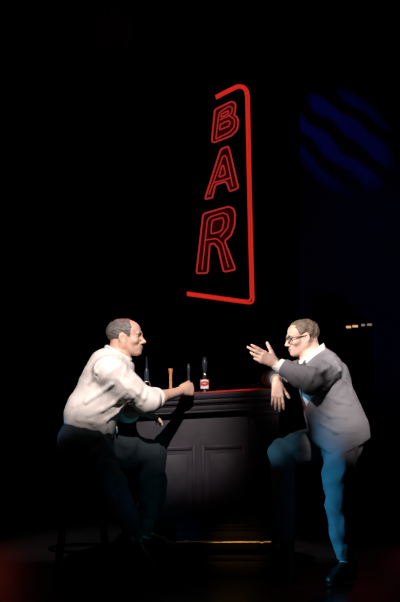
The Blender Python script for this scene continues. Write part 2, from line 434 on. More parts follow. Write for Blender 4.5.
class Head:
    """head in its own frame: x forward, y to its left, z up, origin between the ears"""
    def __init__(s, c, R, sc): s.c = np.array(c, float); s.R = R; s.s = np.array(sc, float); s.m = float(np.mean(sc))
    def w(s, p): return s.c + s.R @ (s.s * np.array(p, float))
    def loc(s, X, Y, Z):
        x, y, z = X - s.c[0], Y - s.c[1], Z - s.c[2]
        return [(x * s.R[0, i] + y * s.R[1, i] + z * s.R[2, i]) / s.s[i] for i in range(3)]
    def cap(s, F, a, b, ra, rb, k=.015, op='u'): F.cap(s.w(a), s.w(b), ra * s.m, rb * s.m, k * s.m, op=op)
    def ell(s, F, c, r, k=.02, op='u', tilt=None):
        R = s.R if tilt is None else s.R @ tilt
        F.ell(s.w(c), np.array(r) * s.s, R, k * s.m, op)
    def build(s, F):
        s.ell(F, (-.014, 0, .043), (.098, .077, .085), .01)
        s.ell(F, (.040, 0, .050), (.052, .060, .052), .03)
        s.ell(F, (.030, 0, -.025), (.062, .062, .082), .03)
        for q in (-1, 1):
            s.cap(F, (-.006, q * .055, -.040), (.066, q * .016, -.098), .021, .019, .025)
            s.cap(F, (-.004, q * .057, .0), (-.006, q * .055, -.045), .022, .021, .02)
            s.ell(F, (.060, q * .046, -.020), (.027, .022, .022), .02)
        s.ell(F, (.080, 0, -.099), (.018, .022, .017), .015)
        s.ell(F, (.072, 0, -.063), (.028, .036, .032), .02)
        s.cap(F, (.084, -.036, .028), (.093, 0, .024), .012, .011, .015); s.cap(F, (.084, .036, .028), (.093, 0, .024), .012, .011, .015)
        for q in (-1, 1): s.ell(F, (.098, q * .032, .006), (.018, .020, .014), .014, 'sub')
        s.cap(F, (.092, 0, .016), (.112, 0, -.022), .0085, .0105, .012)
        s.ell(F, (.115, 0, -.030), (.0135, .0125, .011), .008)
        for q in (-1, 1): s.ell(F, (.102, q * .0135, -.035), (.012, .009, .009), .006)
        for q in (-1, 1):
            s.cap(F, (.100, 0, -.059), (.089, q * .023, -.065), .0065, .004, .004)
            s.cap(F, (.098, 0, -.073), (.088, q * .021, -.068), .0075, .004, .004)
            s.cap(F, (.088, q * .018, .017), (.083, q * .044, .010), .0045, .004, .004)   # upper lids
            s.cap(F, (.087, q * .020, -.006), (.081, q * .043, -.003), .004, .0035, .005)   # lower lids
            t = np.array(Matrix.Rotation(q * -.35, 3, 'Z') @ Matrix.Rotation(-.15, 3, 'Y'))
            s.ell(F, (-.010, q * .076, -.002), (.021, .008, .034), .006, tilt=t)
            s.ell(F, (-.004, q * .084, .002), (.011, .006, .018), .004, 'sub', tilt=t)
            s.ell(F, (-.004, q * .076, -.028), (.011, .007, .011), .005)
    def lip_faces(s, C):
        q = (C - s.c) @ s.R / s.s
        return (q[:, 0] > .085) & (np.abs(q[:, 2] + .0665) < .0125 * (1 - (q[:, 1] / .026) ** 2))
    def eyes(s, parent):
        for q in (-1, 1):
            c = s.w((.0755, q * .031, .005)); MB().ball(c, .0122 * s.m).build('eye', M['white'], parent)
            d = s.R @ np.array([1, 0, 0]); e = bpy.context.scene.collection.objects[-1]
            b = MB().lathe(c, [(.0062 * s.m, .0104 * s.m), (.0055 * s.m, .0120 * s.m), (.001, .0127 * s.m)], 14, d)
            b.build('iris', M['iris'], [o for o in parent.children if o.name.startswith('eye')][-1])
    def eyebrows(s, parent, material):
        for q in (-1, 1):
            pts = [s.w(p) for p in ((.101, q * .013, .028), (.100, q * .026, .033), (.090, q * .042, .031), (.080, q * .051, .024))]
            MB().tube(pts, [.003, .0042, .0036, .0015], 8).build('eyebrow', material, parent)

def hand(F, wrist, f, t, n, curls, spread=(.10, .02, -.06, -.14), L=1.0, thumb=(.55, .35, .25)):
    """palm with five fingers; f towards the fingertips, t towards the thumb, n out of the back of the hand"""
    f = np.array(f, float); f /= np.linalg.norm(f); t = np.array(t, float); t -= f * np.dot(t, f); t /= np.linalg.norm(t)
    n0 = np.cross(f, t); n = n0 if np.dot(n0, n) > 0 else -n0
    w = np.array(wrist, float)
    def at(a, b, c): return w + L * (f * a + t * b + n * c)
    def rot(v, ax, a):
        return np.array(Matrix.Rotation(a, 3, Vector(ax)) @ Vector(v))
    F.cap(at(-.02, 0, 0), at(.03, 0, 0), .023 * L, .026 * L, .015, (n, .75))
    for b, x in ((.030, .088), (.010, .094), (-.010, .090), (-.028, .082)):
        F.cap(at(.018, b * .55, 0), at(x, b, .002), .0145 * L, .0115 * L, .014)
    F.ell(at(.035, .024, -.008), np.array((.030, .017, .015)) * L, np.stack([f, t, n], 1), .015)
    bases = ((.030, .088), (.010, .094), (-.010, .090), (-.028, .082))
    ph = ((.043, .026, .021), (.047, .029, .022), (.043, .027, .021), (.034, .020, .018))
    for i in range(4):
        p = at(bases[i][1], bases[i][0], .002); ax = np.cross(n, f); ax /= np.linalg.norm(ax)
        d = f * math.cos(spread[i]) + t * math.sin(spread[i])
        side = np.cross(d, n); r = (.0098, .0092, .0082, .0068); cu = curls[i]
        cs = cu if isinstance(cu, (list, tuple)) else (cu, cu, cu * .6)
        for j in range(3):
            # rotate the direction from the back of the hand towards the palm
            d2 = rot(d, np.cross(n, d) / np.linalg.norm(np.cross(n, d)), cs[j]) if j == 0 else rot(d, axk, cs[j])
            if j == 0: axk = np.cross(n, d) / np.linalg.norm(np.cross(n, d))
            q = p + d2 * ph[i][j] * L
            F.cap(p, q, r[j] * L * (1 if i < 3 else .88), r[j + 1] * L * (1 if i < 3 else .88), .004)
            p = q; d = d2
    a0 = at(.012, .018, -.006); d = f * math.cos(thumb[0]) + t * math.sin(thumb[0]) - n * .2; d /= np.linalg.norm(d)
    p1 = a0 + d * .046 * L; F.cap(a0, p1, .014 * L, .0125 * L, .012)
    d = d + f * thumb[1] * .8 - n * thumb[1] * .4; d /= np.linalg.norm(d); p2 = p1 + d * .034 * L; F.cap(p1, p2, .0115 * L, .0102 * L, .006)
    d = d + f * thumb[2] * .6 - n * thumb[2] * .4; d /= np.linalg.norm(d); p3 = p2 + d * .028 * L; F.cap(p2, p3, .0102 * L, .0078 * L, .004)

def foot(F, ankle, d, up, L=1.0):
    ankle = np.array(ankle, float); R = frame_from(d, up); w = lambda a, b, c: ankle + R @ (np.array((a, b, c)) * L)
    F.cap(w(-.02, 0, 0), w(-.03, 0, -.055), .035 * L, .032 * L, .02); F.cap(w(0, 0, -.02), w(.12, 0, -.06), .034 * L, .026 * L, .02); F.cap(w(.12, 0, -.062), w(.17, 0, -.068), .028 * L, .02 * L, .02)

def shoe(ankle, d, up, material, parent):
    ankle = np.array(ankle, float); R = frame_from(d, up); w = lambda a, b, c: ankle + R @ np.array((a, b, c), float)
    F = Field(ankle - .30, ankle + .30, .004)
    lat = R[:, 1]
    F.cap(w(-.035, 0, -.05), w(-.03, 0, .005), .040, .040, .02, (lat, .92))
    F.cap(w(-.02, 0, -.030), w(.11, 0, -.055), .046, .034, .03, (lat, 1.02))
    F.cap(w(.09, 0, -.066), w(.185, 0, -.072), .040, .026, .03, (lat, 1.12))
    F.cap(w(-.04, 0, -.075), w(.18, 0, -.08), .036, .030, .02, (lat, 1.1))
    F.cut(w(0, 0, -.098), -R[:, 2], .35, .003); F.cut(w(-.02, 0, .022), R[:, 2], .1, .004)
    V, Q = F.mesh(); sh = mk('shoe', V, Q, material, parent)
    G = Field(ankle - .30, ankle + .30, .004)
    G.cap(w(-.035, 0, -.097), w(.06, 0, -.097), .040, .036, .02, (lat, 1.0)); G.cap(w(.06, 0, -.097), w(.175, 0, -.097), .040, .036, .03, (lat, 1.08))
    G.cut(w(0, 0, -.110), -R[:, 2], .35, .002); G.cut(w(0, 0, -.094), R[:, 2], .35, .002)
    G2 = Field(ankle - .30, ankle + .30, .004); G2.cap(w(-.045, 0, -.11), w(.0, 0, -.11), .037, .037, .01)
    G2.cut(w(0, 0, -.122), -R[:, 2], .35, .002); G2.cut(w(0, 0, -.106), R[:, 2], .35, .002)
    G.D = np.minimum(G.D, G2.D)
    V, Q = G.mesh(); mk('sole', V, Q, material, sh)
    lace = MB()
    for i in range(3):
        x = .045 + .022 * i; z = -.004 - .011 * i
        lace.tube([w(x, -.02, z - .008), w(x + .004, 0, z), w(x, .02, z - .008)], .0022, 6)
    lace.build('laces', material, sh)
    return sh

def body_mesh(name, F, head, mats, loc, label):
    V, Q = F.mesh()
    o = mk(name, V, Q, mats, None, loc)
    C = V[Q].mean(1); lip = head.lip_faces(C)
    o.data.polygons.foreach_set('material_index', lip.astype(np.int32)); o.data.update()
    return tag(o, label, 'person')

def cloth(name, F, material, parent, label=None):
    V, Q = F.mesh(); return mk(name, V, Q, material, parent, label=label)

# ---------------------------------------------------------------- the setting
def struct(name, mb, material):
    o = mb.build(name, material, None, (0, 0, 0), smooth=False); o['kind'] = 'structure'; return o
struct('floor', MB().box((-5, -3.2, -.05), (5, 6.2, 0)), M['floor'])
dr = MB(); xs = np.linspace(-5, 5, 241)
poly = [(x, 5.6 + .07 * math.sin(x * 17) + .03 * math.sin(x * 41 + 1), 0) for x in xs]
for i in range(len(poly) - 1):
    a, b = np.array(poly[i]), np.array(poly[i + 1])
    dr.add([a, b, b + [0, 0, 6.5], a + [0, 0, 6.5], a + [0, .02, 0], b + [0, .02, 0], b + [0, .02, 6.5], a + [0, .02, 6.5]], [(0, 1, 2, 3), (7, 6, 5, 4)])
o = dr.build('wall_back', M['drape'], None, (0, 0, 0)); o['kind'] = 'structure'

# blue scenic flat, right of frame, standing in front of the black drape
fl = thing('scenic_flat', 'tall dark blue scenic flat with streaked light behind the man in grey suit', 'scenery', (P(300, 300, 4.5)[0] + 1, 4.5, 0))
x0 = P(300, 95, 4.4)[0]
MB().box((x0, 4.40, 0), (x0 + 2.6, 4.44, P(0, 60, 4.4)[2]), .004).build('canvas', M['flat'], fl, smooth=False)
b = MB()
for xx in (x0 + .04, x0 + 1.3, x0 + 2.56): b.box((xx - .035, 4.443, 0), (xx + .035, 4.49, P(0, 60, 4.4)[2]))
for zz in (.04, 1.6, 3.1): b.box((x0, 4.443, zz - .035), (x0 + 2.6, 4.487, zz + .035))
b.build('timber_frame', M['tower'], fl, smooth=False)

# dark tower cut-out with a lit top floor
c = P(360, 322, 3.9); xl, xr = P(344, 322, 3.9)[0], P(375, 322, 3.9)[0]; zt = P(0, 330, 3.9)[2]
tw = thing('tower_model', 'dark scenic tower with four small lit windows at its top', 'scenery', ((xl + xr) / 2, 4.0, 0))
MB().box((xl + .01, 3.9, 0), (xr - .01, 4.15, zt), .005).build('tower_body', M['tower'], tw, smooth=False)
top = MB().box((xl + .015, 3.915, zt + .001), (xr - .015, 4.13, zt + .055), .004); top.box((xl - .005, 3.89, zt + .056), (xr + .005, 4.16, zt + .07), .004)
top.lathe(((xl + xr) / 2, 4.0, zt + .071), [(.06, 0), (.055, .03), (.03, .05), (.006, .055), (.005, .075)], 16)
top.build('tower_crown', M['tower'], tw, smooth=False)
for i, (a, bb, yy) in enumerate(((346.3, 351.2, 327), (352.6, 358, 326.2), (361.5, 365, 325), (367.3, 372, 324.6))):
    pa, pb = P(a, yy + 1.1, 3.9), P(bb, yy - 1.1, 3.9)
    MB().box((pa[0], 3.908, pa[2]), (pb[0], 3.914, pb[2]), .002).build('window', M['winwarm'] if i < 2 else M['windim'], tw, smooth=False)

# ---------------------------------------------------------------- the neon sign
SY = 1.5
sg = thing('neon_sign', 'tall red neon sign reading BAR hanging above the bar counter', 'sign', P(225, 300, SY))
def spx(pts, ox=0, oy=0, z=1.0, y=SY): return [P(ox + a / z, oy + b / z, y) for a, b in pts]
def smooth_poly(pts, closed, n=6, rad=.35):
    """round the corners of a polyline"""
    out = []; m = len(pts)
    for i in range(m):
        if not closed and i in (0, m - 1): out.append(pts[i]); continue
        a, b, c2 = pts[(i - 1) % m], pts[i], pts[(i + 1) % m]
        la, lc = np.linalg.norm(a - b), np.linalg.norm(c2 - b); r = min(la, lc) * rad
        p, q = b + (a - b) / la * r, b + (c2 - b) / lc * r
        for k in range(n + 1):
            t = k / n; out.append((1 - t) ** 2 * p + 2 * t * (1 - t) * b + t * t * q)
    return out
fr = spx([(215.5, 97), (227, 91), (237.5, 86), (243.5, 86.6), (247.6, 91), (248.6, 98), (250.5, 190), (253.4, 304), (236, 301.9), (187, 295)])
frs = smooth_poly(fr, False, 5, .3)
fr2 = spx([(216, 99.2), (227.6, 93.2), (237.7, 88.3), (242.6, 88.8), (245.4, 92.2), (246.2, 98.5), (248.1, 190), (250.9, 301.5), (236, 299.7), (187, 292.8)])
for f in (frs, smooth_poly(fr2, False, 5, .3)): MB().tube([p + np.array([0, -.03, 0]) for p in f], .0075, 12).build('frame_tube', M['neonf'], sg)
MB().tube([p + np.array([0, .022, 0]) for p in frs], .013, 8).build('frame_channel', M['signback'], sg)
LET = {
 'B': (205, 90, 10.0, [(65, 535), (98, 205), (112, 190), (262, 116), (296, 128), (306, 155), (300, 222), (290, 252), (318, 270), (334, 312), (322, 395), (262, 458)],
       [[(108, 490), (140, 225), (245, 160), (274, 178), (268, 225), (240, 255), (150, 300)], [(240, 255), (285, 285), (298, 315), (288, 375), (242, 425), (108, 490)],
        ],
       [[(165, 240), (232, 207), (236, 225), (222, 243), (160, 275)], [(150, 345), (236, 305), (252, 325), (240, 360), (145, 400)]]),
 'A': (198, 140, 8.7, [(60, 515), (195, 90), (215, 72), (262, 56), (272, 80), (352, 418), (275, 448), (252, 375), (235, 362), (150, 390), (125, 502)],
       [[(95, 475), (215, 145), (235, 135), (248, 150), (302, 405)], [(140, 372), (288, 328)]],
       [[(210, 222), (222, 222), (240, 300), (180, 325)]]),
 'R': (190, 195, 7.08, [(45, 555), (92, 145), (105, 130), (270, 82), (306, 96), (320, 135), (315, 215), (290, 285), (245, 325), (322, 528), (238, 545), (200, 375), (168, 342), (140, 350), (125, 552)],
       [[(85, 530), (125, 160), (235, 126), (265, 140), (275, 175), (268, 230), (215, 298)], [(112, 318), (190, 308), (228, 345), (272, 512)]],
       [[(155, 180), (230, 160), (240, 185), (228, 245), (205, 262), (148, 276)]]),
}
for L, (ox, oy, z, outer, strokes, holes) in LET.items():
    face = smooth_poly(spx(outer, ox, oy, z, SY + .035), True, 3, .12)
    tray = MB().prism(face, (0, .05, 0)).build('letter', M['lettertray'], sg, smooth=False)
    tray['label'] = 'outlined red letter ' + L
    MB().tube(smooth_poly(spx(outer, ox, oy, z), True, 5, .22), .0055, 8, True).build('outline_tube', M['neon'], tray)
    for st in strokes: MB().tube(smooth_poly(spx(st, ox, oy, z), False, 4, .3), .0042, 8).build('stroke_tube', M['neon'], tray)
    for ho in holes: MB().tube(smooth_poly(spx(ho, ox, oy, z), True, 4, .25), .0045, 8, True).build('counter_tube', M['neon'], tray)
# dark carrying bars behind letters and frame, and two hanging cables
b = MB()
for ya, yb, py in ((212, 249, 120), (207, 250.5, 175), (203, 251.5, 240)):
    pa, pb = P(ya, py, SY + .088), P(yb, py, SY + .088); b.box((pa[0], pa[1], pa[2] - .012), (pb[0], pa[1] + .02, pb[2] + .012))
sp = [P(250.5 + (py - 190) * .0255, py, SY + .07) for py in (95, 190, 300)]
b.tube(sp, .016, 8)
pl = [P(190, 295.5, SY + .06), P(253, 304, SY + .06)]; b.tube(pl, .013, 8)
b.build('support_bar', M['signback'], sg)
for px in (222, 249):
    a = P(px, 92, SY + .09); MB().tube([a, (a[0], a[1], 5.6)], .004, 6).build('hanging_cable', M['wire'], sg)

# ---------------------------------------------------------------- the bar counter
BX0, BX1 = P(127, 0, 0)[0], P(287.5, 0, 0)[0]
TILT, XC = .058, P(230, 0, 0)[0]
def bw(v):
    """the counter's raked joinery: the top climbs a little towards its right end"""
    k = max(0.0, (v[2] - .30) / .80); return v + np.array([0, 0, TILT * (v[0] - XC) * k])
ZT = 1.100
bar = thing('bar_counter', 'dark wooden bar counter standing between the two men', 'bar counter', ((BX0 + BX1) / 2, .3, 0))
MB().box((BX0, -.035, ZT - .038), (BX1, .56, ZT), .009, 3).warp(bw).build('countertop', M['barwood'], bar)
MB().box((BX0 + .006, -.026, ZT + .0002), (BX1 - .006, .54, ZT + .0022), .0008, 1).warp(bw).build('countertop_painted_glow', M['bartop_glow'], bar, label='bar top layer with red light painted in')  # added thin layer, coloured red for the light along the top
cm = MB()
for i, (a, bb, ins) in enumerate(((.060, .039, .008), (.074, .061, .022), (.105, .075, .030), (.118, .106, .018))):
    cm.box((BX0 + ins, -.035 + ins, ZT - a), (BX1 - ins, .60, ZT - bb), .004)
cm.warp(bw).build('cornice', M['barwood'], bar)
IX0, IX1 = BX0 + .055, BX1 - .062
MB().box((IX0, .035, .13), (IX1, .60, ZT - .119), .003).warp(bw).build('body', M['barwood'], bar)
def panel(xa, xb, za, zb, name='panel_frame'):
    m = MB(); y = .034; wd = .024
    m.box((xa, y - .008, za), (xa + wd, y, zb), .003).box((xb - wd, y - .008, za), (xb, y, zb), .004)
    m.box((xa + wd + .0005, y - .007, zb - wd), (xb - wd - .0005, y, zb), .004).box((xa + wd + .0005, y - .007, za), (xb - wd - .0005, y, za + wd), .004)
    f = m.warp(bw).build(name, M['barwood'], bar)
    p = MB().box((xa + wd + .028, y - .006, za + wd + .028), (xb - wd - .028, y, zb - wd - .028), .004, 2).warp(bw).build('raised_panel', M['barwood'], f)
xm = P(196, 0, 0)[0]
panel(IX0 + .03, xm, .345, .78); panel(xm + .03, P(246, 0, 0)[0], .345, .78)
pi = MB(); xp = P(249, 0, 0)[0]
pi.box((xp, -.004, .31), (IX1 + .012, .034, ZT - .119), .003).box((xp - .008, -.014, .30), (IX1 + .018, .034, .35), .003).box((xp - .006, -.010, ZT - .150), (IX1 + .016, .034, ZT - .119), .003)
pi.box((xp + .03, -.010, .46), (xp + .045, -.003, .62), .002).box((xp + .075, -.010, .40), (xp + .09, -.003, .90), .002)
pi.warp(bw).build('corner_pilaster', M['barwood'], bar)
ba = MB()
ba.box((IX0 - .012, .008, .285), (IX1 + .02, .60, .302), .004).box((IX0 - .006, .018, .262), (IX1 + .012, .60, .284), .003)
ba.box((IX0, .028, .12), (IX1 + .004, .60, .261), .003).build('base_moulding', M['barwood'], bar)
MB().box((IX0 - .02, -.03, .0), (IX1 + .02, .60, .085), .006).box((IX0 - .01, -.01, .086), (IX1 + .012, .60, .119), .006).build('plinth', M['barwood'], bar)
ra, rb = P(176, 543, -.115), P(271, 542, -.115)
rail = MB().tube([ra, rb], .0115, 14).build('foot_rail', M['brass'], bar)
for px in (187, 262):
    p = P(px, 543, -.115); MB().tube([p, p + [0, .09, -.0], p + [0, .142, -.0]], [.008, .008, .008], 10).lathe(p + [-.014, 0, 0], [(.015, 0), (.0165, .004), (.0165, .024), (.015, .028)], 16, (1, 0, 0)).build('rail_bracket', M['brass'], rail)
def top_z(x): return ZT + TILT * (x - XC) * (ZT - .30) / .80

# ---------------------------------------------------------------- taps and glasses on the counter
def tap(px, y, top_py, label, kind):
    x = P(px, 0, y)[0]; z0 = top_z(x) + .004; ztop = P(px, top_py, y)[2]; H = ztop - z0
    t = thing('beer_tap', label, 'beer tap', (x, y, z0), 'beer taps on the bar counter')
    MB().lathe((x, y, z0), [(.022, 0), (.022, .004), (.016, .007), (.0085, .010), (.0075, .030)], 20).build('tap_column', M['chrome'], t)
    if kind == 'chrome':
        MB().lathe((x, y, z0 + .020), [(.012, 0), (.024, .006), (.027, .016), (.024, .026), (.014, .032)], 20).build('collar', M['chrome'], t)
        MB().tube([(x, y, z0 + .03), (x + .022, y - .035, z0 + .034), (x + .024, y - .042, z0 + .010)], .007, 10).build('spout', M['chrome'], t)
        r = MB().tube([np.array((x, y, z0 + .066)) + .021 * np.array((math.cos(a), -.35 * math.sin(a), math.sin(a))) for a in np.linspace(0, 2 * math.pi, 22)[:-1]], .0058, 8, True)
        r.build('ring_grip', M['chrome'], t)
        h0 = .086
        MB().lathe((x, y, z0 + h0), [(.010, 0), (.0165, .004), (.0155, .03), (.0135, .06), (.010, .075), (.0055, .082), (.006, .088), (.0045, .10), (.003, H - h0)], 18).build('handle', M['bluegrey'], t)
    if kind == 'wood':
        h0 = .031
        MB().lathe((x, y, z0 + h0), [(.007, 0), (.0095, .004), (.0085, .01), (.0082, H * .45), (.0098, H * .62), (.0125, H * .70), (.014, H - h0 - .004), (.0125, H - h0)], 18).build('handle', M['tapwood'], t, label='turned orange wood handle')
    if kind == 'slim':
        h0 = .031
        MB().lathe((x, y, z0 + h0), [(.006, 0), (.010, .006), (.0095, .03), (.0075, H * .4), (.0078, H * .52), (.011, H * .6), (.0115, H * .72), (.007, H * .76), (.0085, H - h0 - .008), (.005, H - h0)], 18).build('handle', M['bluegrey'], t)
    if kind == 'badge':
        MB().lathe((x, y, z0 + .026), [(.009, 0), (.0125, .004), (.011, .012)], 16).build('collar', M['chrome'], t)
        zb = P(px, 389.6, y)[2]; zu = P(px, 379.2, y)[2]; w = .0285
        bd = MB().box((x - w, y - .011, zb), (x + w, y + .011, zu), .004).build('badge', M['black'], t)
        e = (zu - zb)
        MB().box((x - w + .005, y - .0135, zb + .006), (x + w - .005, y - .0112, zu - .006), .001).build('badge_face', M['label_w'], bd, label='white face with red band')
        band = [(x - w + .006, y - .0138, zb + e * .40), (x - w * .4, y - .0138, zb + e * .34), (x + w * .4, y - .0138, zb + e * .36), (x + w - .006, y - .0138, zb + e * .46),
                (x + w - .006, y - .0138, zb + e * .74), (x + w * .3, y - .0138, zb + e * .82), (x - w * .3, y - .0138, zb + e * .82), (x - w + .006, y - .0138, zb + e * .72)]
        MB().prism(band, (0, -.0012, 0)).build('badge_band', M['label_r'], bd, smooth=False)
        sw = [(x - w * .55, y - .0154, zb + e * .60), (x - w * .1, y - .0154, zb + e * .66), (x + w * .5, y - .0154, zb + e * .62), (x + w * .1, y - .0154, zb + e * .57)]
        MB().prism(sw, (0, -.0008, 0)).build('badge_stripe', M['label_w'], bd, smooth=False)
        MB().lathe((x, y, zu), [(.012, 0), (.0115, .012), (.0135, .016), (.012, .034), (.009, .038)], 18).build('ferrule', M['chrome'], t)
        hh = ztop - zu
        MB().lathe((x, y, zu + .0385), [(.008, 0), (.010, .01), (.0165, hh * .28), (.0175, hh * .38), (.017, hh * .48), (.0135, hh * .56), (.011, hh * .60), (.012, hh * .63), (.008, hh - .045), (.010, hh - .0425), (.009, hh - .0385)], 20).build('handle', M['bluegrey'], t)
tap(146.6, .30, 356.5, 'slender dark beer tap with chrome ring, leftmost on the bar', 'chrome')
tap(170.6, .24, 368.5, 'orange turned wood beer tap handle behind the resting forearm', 'wood')
tap(188.6, .26, 363.8, 'plain slim dark blue beer tap handle behind the resting fist', 'slim')
tap(204.6, .16, 357.0, 'beer tap with red and white badge and dark bulbous handle', 'badge')
for i, (px, lb) in enumerate(((254, 'small clear shot glass on the bar, the one farther from the hanging hand'), (259.3, 'small clear shot glass on the bar, the one nearer the hanging hand'))):
    x = P(px, 0, .4)[0]; z0 = top_z(x) + .003
    g = MB().lathe((x, .40, z0), [(.011, 0), (.0125, .002), (.0155, .034), (.0145, .034), (.0118, .007), (.0005, .006)], 20).build('shot_glass', M['glass'], None, (x, .40, z0))
    tag(g, lb, 'glass', 'shot glasses on the bar')

# ---------------------------------------------------------------- the bar stool under the seated man
sx, sy, sz = P(83, 470, -.33)[0], -.33, .62
st = thing('bar_stool', 'dark round bar stool under the man in the white shirt', 'stool', (sx, sy, 0))
MB().lathe((sx, sy, sz - .055), [(.150, 0), (.165, .006), (.170, .022), (.168, .040), (.150, .052), (.02, .055)], 36).build('seat', M['seat'], st)
MB().lathe((sx, sy, sz - .072), [(.155, 0), (.158, .003), (.158, .014), (.150, .0165)], 36).build('seat_rim', M['steel'], st)
for q in range(4):
    a = math.pi / 4 + q * math.pi / 2; ca, sa = math.cos(a), math.sin(a)
    l = MB().tube([(sx + .13 * ca, sy + .13 * sa, sz - .0725), (sx + .215 * ca, sy + .215 * sa, .012)], .0125, 12).build('leg', M['steel'], st)
    MB().lathe((sx + .215 * ca, sy + .215 * sa, 0), [(.015, 0), (.017, .003), (.016, .018), (.012, .02)], 14).build('foot_cap', M['black'], l)
MB().tube([(sx + .193 * math.cos(a), sy + .193 * math.sin(a), .20) for a in np.linspace(0, 2 * math.pi, 41)[:-1]], .010, 10, True).build('foot_ring', M['steel'], st)

# ================================================================ the seated man in the white shirt
def seated_man():
    YC = -.37
    pel, wai, che, upc, nek = P(88, 432, YC), P(92, 414, YC), P(107, 387, YC), P(113, 369, YC), P(119, 358, YC)
    shN, shF = P(111, 371, -.545), P(119, 369, -.20)
    elN, wrN = P(147, 401, -.45), P(180, 391.5, -.165)
    elF, wrF = P(126, 411, -.17), P(137, 412, -.34)
    hpN, knN, anN = P(89, 447, -.46), P(112, 484, -.66), P(136, 536, -.56)
    hpF, knF, anF = P(94, 445, -.28), P(154, 455, -.195), P(146, 532, -.185)
    yax = np.array([0, 1, 0])
    hd = Head(P(125.0, 338.0, YC), np.array(Matrix.Rotation(math.radians(-4), 3, 'Z') @ Matrix.Rotation(math.radians(-1), 3, 'Y')), (.95, .91, .86))
    F = Field((-.85, -.92, .02), (.10, .02, 1.58), .004)
    F.chain([hd.w((-.030, 0, -.03)), P(119, 353, YC), nek, upc], [.056, .055, .062, .075], .03, (yax, 1.03))
    F.chain([pel, wai, che, upc], [.115, .115, .120, .090], .05, (yax, 1.2))
    F.cap(upc, shN, .06, .048, .04); F.cap(upc, shF, .06, .048, .04)
    F.chain([shN, elN], [.050, .042], .02); F.chain([elN, elN * .6 + wrN * .4, wrN], [.041, .040, .027], .02, ((0, 0, 1), .95))
    F.chain([shF, elF], [.050, .042], .02); F.chain([elF, elF * .6 + wrF * .4, wrF], [.041, .040, .027], .02)
    for a, k, n in ((hpN, knN, anN), (hpF, knF, anF)):
        F.chain([pel, a, k], [.09, .080, .054], .04); F.chain([k, k * .65 + n * .35, n], [.052, .052, .034], .02)
    foot(F, anN, (.75, -.12, -.66), (.66, 0, .75)); foot(F, anF, (.97, .0, -.10), (.1, 0, 1))
    fN = wrN - elN; fN = fN / np.linalg.norm(fN)
    hand(F, wrN + fN * .012, fN + np.array([.25, .0, -.02]), (.05, .15, 1), (0, -1, 0), (1.15, 1.25, 1.3, 1.35), L=1.0, thumb=(.35, .55, .5))
    fF = np.array([.85, -.1, -.15])
    hand(F, wrF + fF * .01, fF, (.1, -1, .2), (.3, .3, 1), (.35, .4, .45, .5), L=.9)
    hd.build(F)
    man = body_mesh('person', F, hd, [M['skin_l'], M['lips']], (pel[0], YC, 0), 'person in cream white shirt and dark trousers seated leaning on the bar')
    hd.eyes(man); hd.eyebrows(man, M['hair_l'])
    # hair: sides and back, thin on top, bald in front
    H = Field(hd.c - .17, hd.c + .17, .0035)
    hd.ell(H, (-.014, 0, .043), (.1005, .0800, .0875), .0); hd.ell(H, (.022, 0, .046), (.072, .071, .066), .02)
    def hmask(X, Y, Z):
        x, y, z = hd.loc(X, Y, Z)
        front = x - np.where(z > .082, .030 + .25 * np.abs(y), .042 + 0 * x + np.clip((z - .02) * .12, -.01, .02) - np.clip(.01 - z, 0, .05) * .3)
        low = (-.086 + np.clip(x + .055, 0, .07) * .95) - z
        ear = .024 - np.sqrt((x + .006) ** 2 + ((z + .002) * .68) ** 2) + 0 * y
        return np.maximum(np.maximum(front, low), np.where(np.abs(y) > .05, ear, -1)) * hd.m
    H.apply(hmask, H.lo, H.lo + H.n * H.h, .006, 'x')
    def strands(X, Y, Z):
        x, y, z = hd.loc(X, Y, Z)
        return .0012 * np.sin(300 * (z + .35 * x) + 2 * np.sin(40 * x + 50 * y)) + .0015 * np.sin(90 * x + 70 * z + 80 * y)
    H.disp(strands); cloth('hair', H, M['hair_l'], man, 'short greying brown hair, bald in front')
    # shirt
    S = Field((-.88, -.74, .78), (.02, .0, 1.44), .0045)
    S.chain([P(90, 431, YC), P(91, 415, YC), P(106, 388, YC), P(112, 370, YC)], [.137, .142, .142, .098], .06, (yax, 1.18))
    S.cap(P(101, 362, YC), P(97, 372, YC), .060, .07, .05, (yax, 1.9))
    S.cap(upc, shN, .088, .070, .09); S.cap(upc, shF, .088, .070, .09)
    S.cap(P(117, 362, YC), P(124, 360, YC), .072, .058, .03, (yax, 1.05))
    cf = elN * .72 + wrN * .28
    S.chain([shN, shN * .5 + elN * .5 + np.array([0, 0, -.008]), elN, cf], [.070, .070, .065, .056], .06)
    S.cap(elN * .86 + wrN * .14, cf, .058, .060, .012)
    cfF = elF * .6 + wrF * .4
    S.chain([shF, elF, cfF], [.072, .062, .055], .03)
    fl = wrN - elN; S.cut(cf, fl, .12); S.cut(cfF, wrF - elF, .075)
    nd = hd.w((0, 0, 0)) - nek; nd = np.array([.55, 0, .8])
    S.cut(P(123, 355.5, YC), nd, .14, .01)
    S.cut(P(89, 430, YC), (-.25, 0, -1), .3, .012)
    near_w = lambda X, Y, Z: np.clip((Z - .80) / .04, 0, 1)
    f1 = folds(.0045, ((62, 12, 38, .4), (-28, 25, 85, 1.9), (90, -20, -25, 3.1)), .7)
    S.disp(lambda X, Y, Z: f1(X, Y, Z))
    crease(S, [[(126, 392), (115, 402), (102, 410), (88, 416)], [(128, 401), (118, 411), (106, 420), (94, 426)], [(112, 384), (100, 393), (86, 402), (74, 407)], [(104, 424), (92, 422), (78, 420)],
               [(118, 378), (127, 388), (133, 397)], [(131, 388), (138, 393), (143, 399)], [(124, 372), (133, 380), (141, 388)], [(104, 362), (97, 372), (90, 384)], [(146, 392), (144, 398), (141, 404)]], .0075, .018, lift=.003)
    shirt = cloth('shirt', S, M['shirt_l'], man, 'cream white shirt with rolled sleeves')
